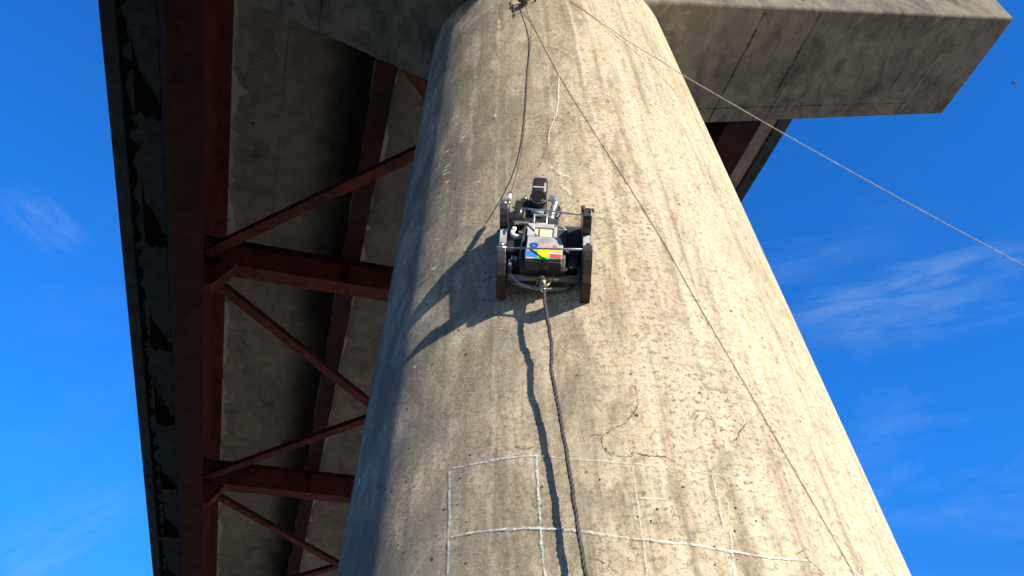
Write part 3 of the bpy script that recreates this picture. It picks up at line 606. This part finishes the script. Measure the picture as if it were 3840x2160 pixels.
# pipework
m = MB(); m.tube(spline([RP(-.166, .135, .12), RP(-.09, .135, .12), RP(-.03, .122, .125), RP(.07, .118, .125), RP(.10, .095, .12)], 6), .008, 10); m.build('upper_pipe', M_ALU, robot)
m = MB(); m.tube(spline([RP(-.160, .115, .10), RP(-.166, .07, .11), RP(-.150, .035, .12), RP(-.118, .03, .125)], 6), .012, 10); m.build('air_tube', M_WHT, robot)
m = MB(); m.cyl(RP(-.13, .075, .11), RP(-.09, .062, .13), .010, 10); m.build('valve', M_ALU, robot)
m = MB(); m.cyl(RP(-.10, .115, .11), RP(-.095, .085, .12), .013, 10); m.build('valve', M_BRASS, robot)
m = MB(); m.cyl(RP(.075, .09, .12), RP(.10, .05, .12), .011, 10); m.build('valve', M_ALU, robot)
m = MB(); m.cyl(RP(.095, -.075, .15), RP(.135, -.085, .14), .010, 10); m.build('valve', M_CHROME, robot)
m = MB(); m.cyl(RP(.10, -.11, .15), RP(.10, -.175, .13), .0065, 8); m.build('side_strut', M_ALU, robot)
m = MB(); m.cyl(RP(.11, -.17, .12), RP(.12, -.178, .115), .010, 10); m.build('side_strut', M_CHROME, robot)
for sx_ in (-1, 1): m = MB(); m.cyl(RP(.15*sx_, -.02, .03), RP(.15*sx_, -.02, .11), .045, 20); m.build('suction_motor', M_BLACKF, robot, bevel=.004)
rprism('inner_panel', M_BLACK, [(.01, -.12), (.10, -.10), (.10, .03), (.03, .16), (.01, .16)], .112, .168)
rprism('wing_plate', M_BLACK, [(.02, -.05), (.11, -.03), (.09, .15), (.07, .19), (.02, .19)], .095, .172)
rprism('inner_panel', M_BLACK, [(.01, -.15), (.07, -.12), (.07, .10), (.01, .12)], -.164, -.108)
rbox('base_skid', M_BLACKF, -.166, .172, -.15, .15, .0, .02)
m = MB(); m.cyl(RP(-.163, -.196, .060), RP(.184, -.208, .090), .0165, 16); m.build('lower_pipe', M_PIPE, robot)
m = MB(); m.tube(spline([RP(-.16, -.17, .02), RP(-.13, -.205, .035), RP(-.06, -.235, .045), RP(.03, -.245, .048), RP(.11, -.235, .045), RP(.16, -.19, .03)], 6), .011, 10); m.build('curved_bumper', M_PIPE, robot)
for k in range(2): m = MB(); m.tube(spline([RP(-.155, -.15, .07), RP(-.15+.01*k, -.20, .08), RP(-.11, -.235-.006*k, .075), RP(-.05+.01*k, -.262-.006*k, .07)], 6), .0028, 8); m.build('thin_wire', M_ALU, robot)
m = MB(); m.tube(spline([RP(-.02, -.24, .07), RP(-.008, -.21, .10), RP(.01, -.2, .1)], 6), .003, 8); m.build('thin_wire', M_ALU, robot)
m = MB(); m.tube(spline([RP(.03, -.255, .08), RP(.05, -.22, .085), RP(.075, -.195, .08), (RP(.12, -.185, .075))], 6), .0045, 8); m.build('thin_wire', M_WHT, robot)
m = MB(); m.cyl(RP(-.155, -.12, .10), RP(-.155, -.165, .095), .013, 12); m.build('gas_fitting', M_CHROME, robot)
m = MB(); m.cyl(RP(-.150, -.085, .10), RP(-.152, -.12, .10), .007, 12); m.build('gas_fitting', M_ALU, robot)
rbox('corner_bracket', M_GREY, -.155, -.125, -.10, -.075, .05, .09)
rbox('corner_bracket', M_BLACK, .12, .165, -.165, -.12, .06, .12)
m = MB(); m.cyl(RP(.14, -.165, .125), RP(.142, -.175, .125), .008, 10); m.build('gas_fitting', M_CHROME, robot)
# hose coupling
hz = [Vector(p) for p in HOSE]
ca, cb_ = RP(.0, -.19, .105), hz[0]
dirc = (cb_-ca).normalized(); Lc = (cb_-ca).length
cp = MB().cyl(ca-dirc*.02, ca+dirc*.03, .016, 16).build('coupling', M_BLACK, robot)
MB().cyl(ca+dirc*.03, ca+dirc*.055, .0165, 16).build('coupling_ring', M_CHROME, cp)
MB().cyl(ca+dirc*.055, ca+dirc*.095, .0175, 16).build('brass_sleeve', M_BRASS, cp)
MB().cyl(ca+dirc*.095, ca+dirc*.118, .0145, 16).build('coupling_ring', M_ALU, cp)
MB().cyl(ca+dirc*.118, ca+dirc*.135, .012, 16).build('ferrule', M_CHROME, cp)
# camera on top of the robot
cc_ = rbox('mounted_camera', M_BLACKF, -.115, -.008, .255, .345, .05, .105, bevel=.012)
hb = MB(); hb.prism([RP(-.096, y, h) for h, y in [(.05, .365), (.09, .365), (.118, .400), (.128, .46), (.124, .505), (.10, .525), (.05, .515)]], rrt*.080); hb.build('viewfinder_hump', M_BLACKF, cc_, bevel=.016)
rbox('screen_strip', M_GREY, -.09, -.03, .418, .428, .1205, .1275, cc_, .002)
LA, LB = RP(-.055, .365, .085), RP(-.054, .305, .145)
MB().cyl(LA, LB, .046, 32).build('lens_barrel', M_BLACKF, cc_, bevel=.004)
MB().cyl(LA, LA.lerp(LB, .35), .048, 32).build('highlight_ring', M_GREY, cc_, bevel=.003)  # pale ring added to imitate a highlight on the lens
ld = (LB-LA).normalized()
MB().tube([LB+rrt*cos(k*pi/12)*.040+rup*sin(k*pi/12)*.040 for k in range(24)], .005, 8, closed=True).build('filter_ring', M_BLACK, cc_)
m = MB(); n_ = 20
for i in range(6):
    a0 = i*pi/2/6; 
    m.v += [LB-ld*.012+ld*(.018*sin(a0))+(rrt*cos(2*pi*k/n_)+rup*sin(2*pi*k/n_))*(.034*cos(a0)) for k in range(n_)]
for i in range(5): m.f += [(i*n_+k, i*n_+(k+1) % n_, (i+1)*n_+(k+1) % n_, (i+1)*n_+k) for k in range(n_)]; m.sm += [True]*n_
m.f.append(tuple(100+k for k in range(n_))); m.sm.append(True)
m.build('lens_glass', M_GLASS, cc_)
rprism('camera_grip', M_BLACKF, [(.02, .19), (.09, .20), (.11, .24), (.10, .34), (.03, .36)], -.175, -.112, cc_, .010)
rbox('grip_arm', M_BLACKF, -.15, -.11, .33, .375, .04, .09, cc_, .008)
for x, y in ((-.165, .355), (-.128, .385)): MB().cyl(RP(x, y-.01, .07), RP(x, y+.012, .072), .010, 12).build('dial', M_ALU, cc_)
m = MB(); m.tube(spline([RP(.0, .375, .09), RP(.022, .36, .10), (RP(.035, .32, .105)), RP(.025, .27, .10), RP(.02, .20, .10), RP(.02, .16, .11)], 6), lambda i: .017+.003*sin(i*1.7), 12); m.build('foil_duct', M_ALU, robot)
m = MB(); m.tube(spline([RP(.045, .335, .07), RP(.056, .29, .07), RP(.04, .24, .07)], 6), .014, 10); m.build('cable_loop', M_BLACKF, robot)
rbox('camera_bracket', M_BLACKF, -.175, .0, .16, .262, .02, .085, bevel=.004)
rbox('camera_bracket', M_BLACK, -.205, -.15, .15, .23, .01, .06)
MB().cyl(RP(-.085, .245, .105), RP(-.02, .245, .105), .016, 14).build('tripod_collar', M_GREY, robot)

# ------------------------------------------------------------------ hose, ropes, anchor
def rough_path(P, n, amp, seed):
    rd = random.Random(seed); Q = spline(P, n)
    ph = [rd.uniform(0, 6) for _ in range(4)]
    return [q+Vector((amp*sin(i*.7+ph[0]), amp*.4*sin(i*.9+ph[1]), 0)) for i, q in enumerate(Q)]
def rope(path, r, name, mat, label, cat, turns=40, strands=3, seg=6):
    m = MB(); Q = [Vector(p) for p in path]; L_ = [0]
    for a, b in zip(Q[:-1], Q[1:]): L_.append(L_[-1]+(b-a).length)
    step = max(L_[-1]/600, r*1.2); n = int(L_[-1]/step); core = []; j = 0
    for i in range(n+1):
        s_ = L_[-1]*i/n
        while j < len(Q)-2 and L_[j+1] < s_: j += 1
        core.append(Q[j].lerp(Q[j+1], min(1, max(0, (s_-L_[j])/max(1e-9, L_[j+1]-L_[j])))))
    for k in range(strands):
        P = []
        for i, p in enumerate(core):
            t = (core[min(i+1, n)]-core[max(i-1, 0)]).normalized(); x = t.cross(Vector((.3, .2, 1))).normalized(); y = t.cross(x)
            a = 2*pi*(k/strands)+L_[-1]*i/n/(r*9)*2*pi; P.append(p+(x*cos(a)+y*sin(a))*r*.45)
        m.tube(P, (lambda i, r=r, k=k: r*.62*(1+.10*sin(i*.37+k)+.08*sin(i*.11+k*2))), seg)
    return single(m.build(name, mat), label, cat)
HOSE.insert(0, tuple(ca+dirc*.13)); hl_ = Vector(HOSE[-1]); HOSE += [tuple(hl_+Vector((.03, -.03, -.5))), tuple(hl_+Vector((.05, -.12, -(hl_.z-.12)))), tuple(Vector((hl_.x+.15, hl_.y-.5, .02))), tuple(Vector((hl_.x+1.2, hl_.y-1.4, .02)))]
hp_ = rough_path(HOSE, 10, .0012, 3)
hose = rope(hp_, .0088, 'air_hose', M_HOSE, 'thick grey hose hanging from the robot down the column', 'hose')
EYV = Vector(EYE); ENV = Vector((EYV.x-AX, EYV.y-AY, 0)).normalized()
RSTART = EYV-K*.05+ENV*.035
rope(spline([tuple(RSTART)]+ROPE_A[1:], 8), .0028, 'suspension_rope', M_ROPED, 'dark rope from the top anchor ring to the upper left of the robot', 'rope')
rope(spline([tuple(RSTART)]+ROPE_B[1:], 6), .0018, 'safety_line', M_ROPEP, 'thin dark line running diagonally from the anchor ring down to the lower right', 'rope')
ROPE_C.insert(0, tuple(Vector(ROPE_C[0])+(Vector(ROPE_C[0])-Vector(ROPE_C[1])).normalized()*.6+ENV*.01))
rope(spline(ROPE_C, 8), .0038, 'guy_rope', M_ROPEL, 'pale rope slanting across the right of the column into the sky', 'rope')
single(MB().tube(spline(WIRE, 4), .004, 6).build('short_wire', M_ROPED), 'short dark wire end left of the anchor ring at the top', 'wire')
A0 = Vector(ROPE_A[-1]); A1 = RP(-.195, .02, .33)
tb_ = thing('rope_clamp', 'small bright metal turnbuckle joining the dark rope to the robot', 'clamp', tuple(A0))
d_ = (RP(-.205, .275, .125)-A0); 
MB().cyl(A0+d_*.02, A0+d_*.55, .011, 12).build('sleeve', M_WHT, tb_)
MB().cyl(A0-d_.normalized()*.03, A0+d_*.02, .013, 12).build('knot', M_WARMB, tb_)
MB().cyl(A0+d_*.55, A0+d_, .007, 10).build('hook_end', M_ALU, tb_)
EY = Vector(EYE); en = Vector((EY.x-AX, EY.y-AY, 0)).normalized(); et = Vector((-en.y, en.x, 0))
if et.x < 0: et = -et
anc = thing('anchor_ring', 'dark steel ring and shackle bolted high on the column front', 'anchor', tuple(EY))
MB().tube([EY+en*(.045+.012*sin(k*pi/9))+et*cos(k*pi/9)*.042+K*(sin(k*pi/9)*.042+.02) for k in range(18)], .010, 10, closed=True).build('ring', M_BLACKF, anc)
MB().cyl(EY-en*.02, EY+en*.055, .018, 12).build('eye_bolt', M_BLACK, anc)
MB().cyl(EY+et*.035+en*.03, EY+et*.062+en*.035+K*.03, .012, 12).build('shackle', M_CHROME, anc)
MB().cyl(EY+et*.04-K*.01+en*.04, EY+et*.06-K*.02+en*.04, .011, 12).build('shackle', M_CHROME, anc)
MB().cyl(EY-K*.02+en*.045, EY-K*.055+en*.04, .024, 12).build('pulley', M_BLACK, anc)
MB().cyl(EY+et*.085+en*.0, EY+et*.085+en*.02+K*.005, .008, 8).build('anchor_bolt', M_BOLT, anc)
GE = Vector(ROPE_C[-1])
stk = MB().cyl(GE+Vector((0, 0, -.05)), GE+Vector((.04, .02, .28)), .018, 10).build('ground_stake', M_BLACK); single(stk, 'steel stake in the ground holding the foot of the pale guy rope', 'stake')
# end tag of the thin line
e = Vector(ROPE_B[-1]); single(MB().tube(spline([e, e+Vector((.012, -.002, -.02)), e+Vector((.03, -.006, -.035)), e+Vector((.05, -.01, -.03))], 4), .004, 6).build('line_end_cord', M_WHT), 'short white cord at the lower end of the thin diagonal line', 'cord')

# ------------------------------------------------------------------ bird
bp = Vector(BIRD); bd = Vector((.5, .2, .55)).normalized()
side_ = bd.cross(bp.normalized()).normalized(); upb = side_.cross(bd)
bird = thing('flying_bird', 'tiny dark bird in the sky right of the cap', 'bird', tuple(bp))
MB().tube([bp-bd*.34, bp-bd*.18, bp, bp+bd*.14, bp+bd*.25, bp+bd*.33], lambda i: (.03, .05, .08, .10, .085, .02)[i], 10).build('body', M_BIRD, bird)
for s_ in (-1, 1):
    m = MB(); m.prism([bp+bd*.10, bp+bd*.14+side_*s_*.08-upb*.05, bp+bd*.05+side_*s_*.12-upb*.12, bp-bd*.04+side_*s_*.03], upb*.01); m.build('wing', M_BIRD, bird)
m = MB(); m.prism([bp-bd*.2+side_*.02, bp-bd*.32+side_*.035, bp-bd*.32-side_*.035, bp-bd*.2-side_*.02], upb*.008); m.build('tail', M_BIRD, bird)
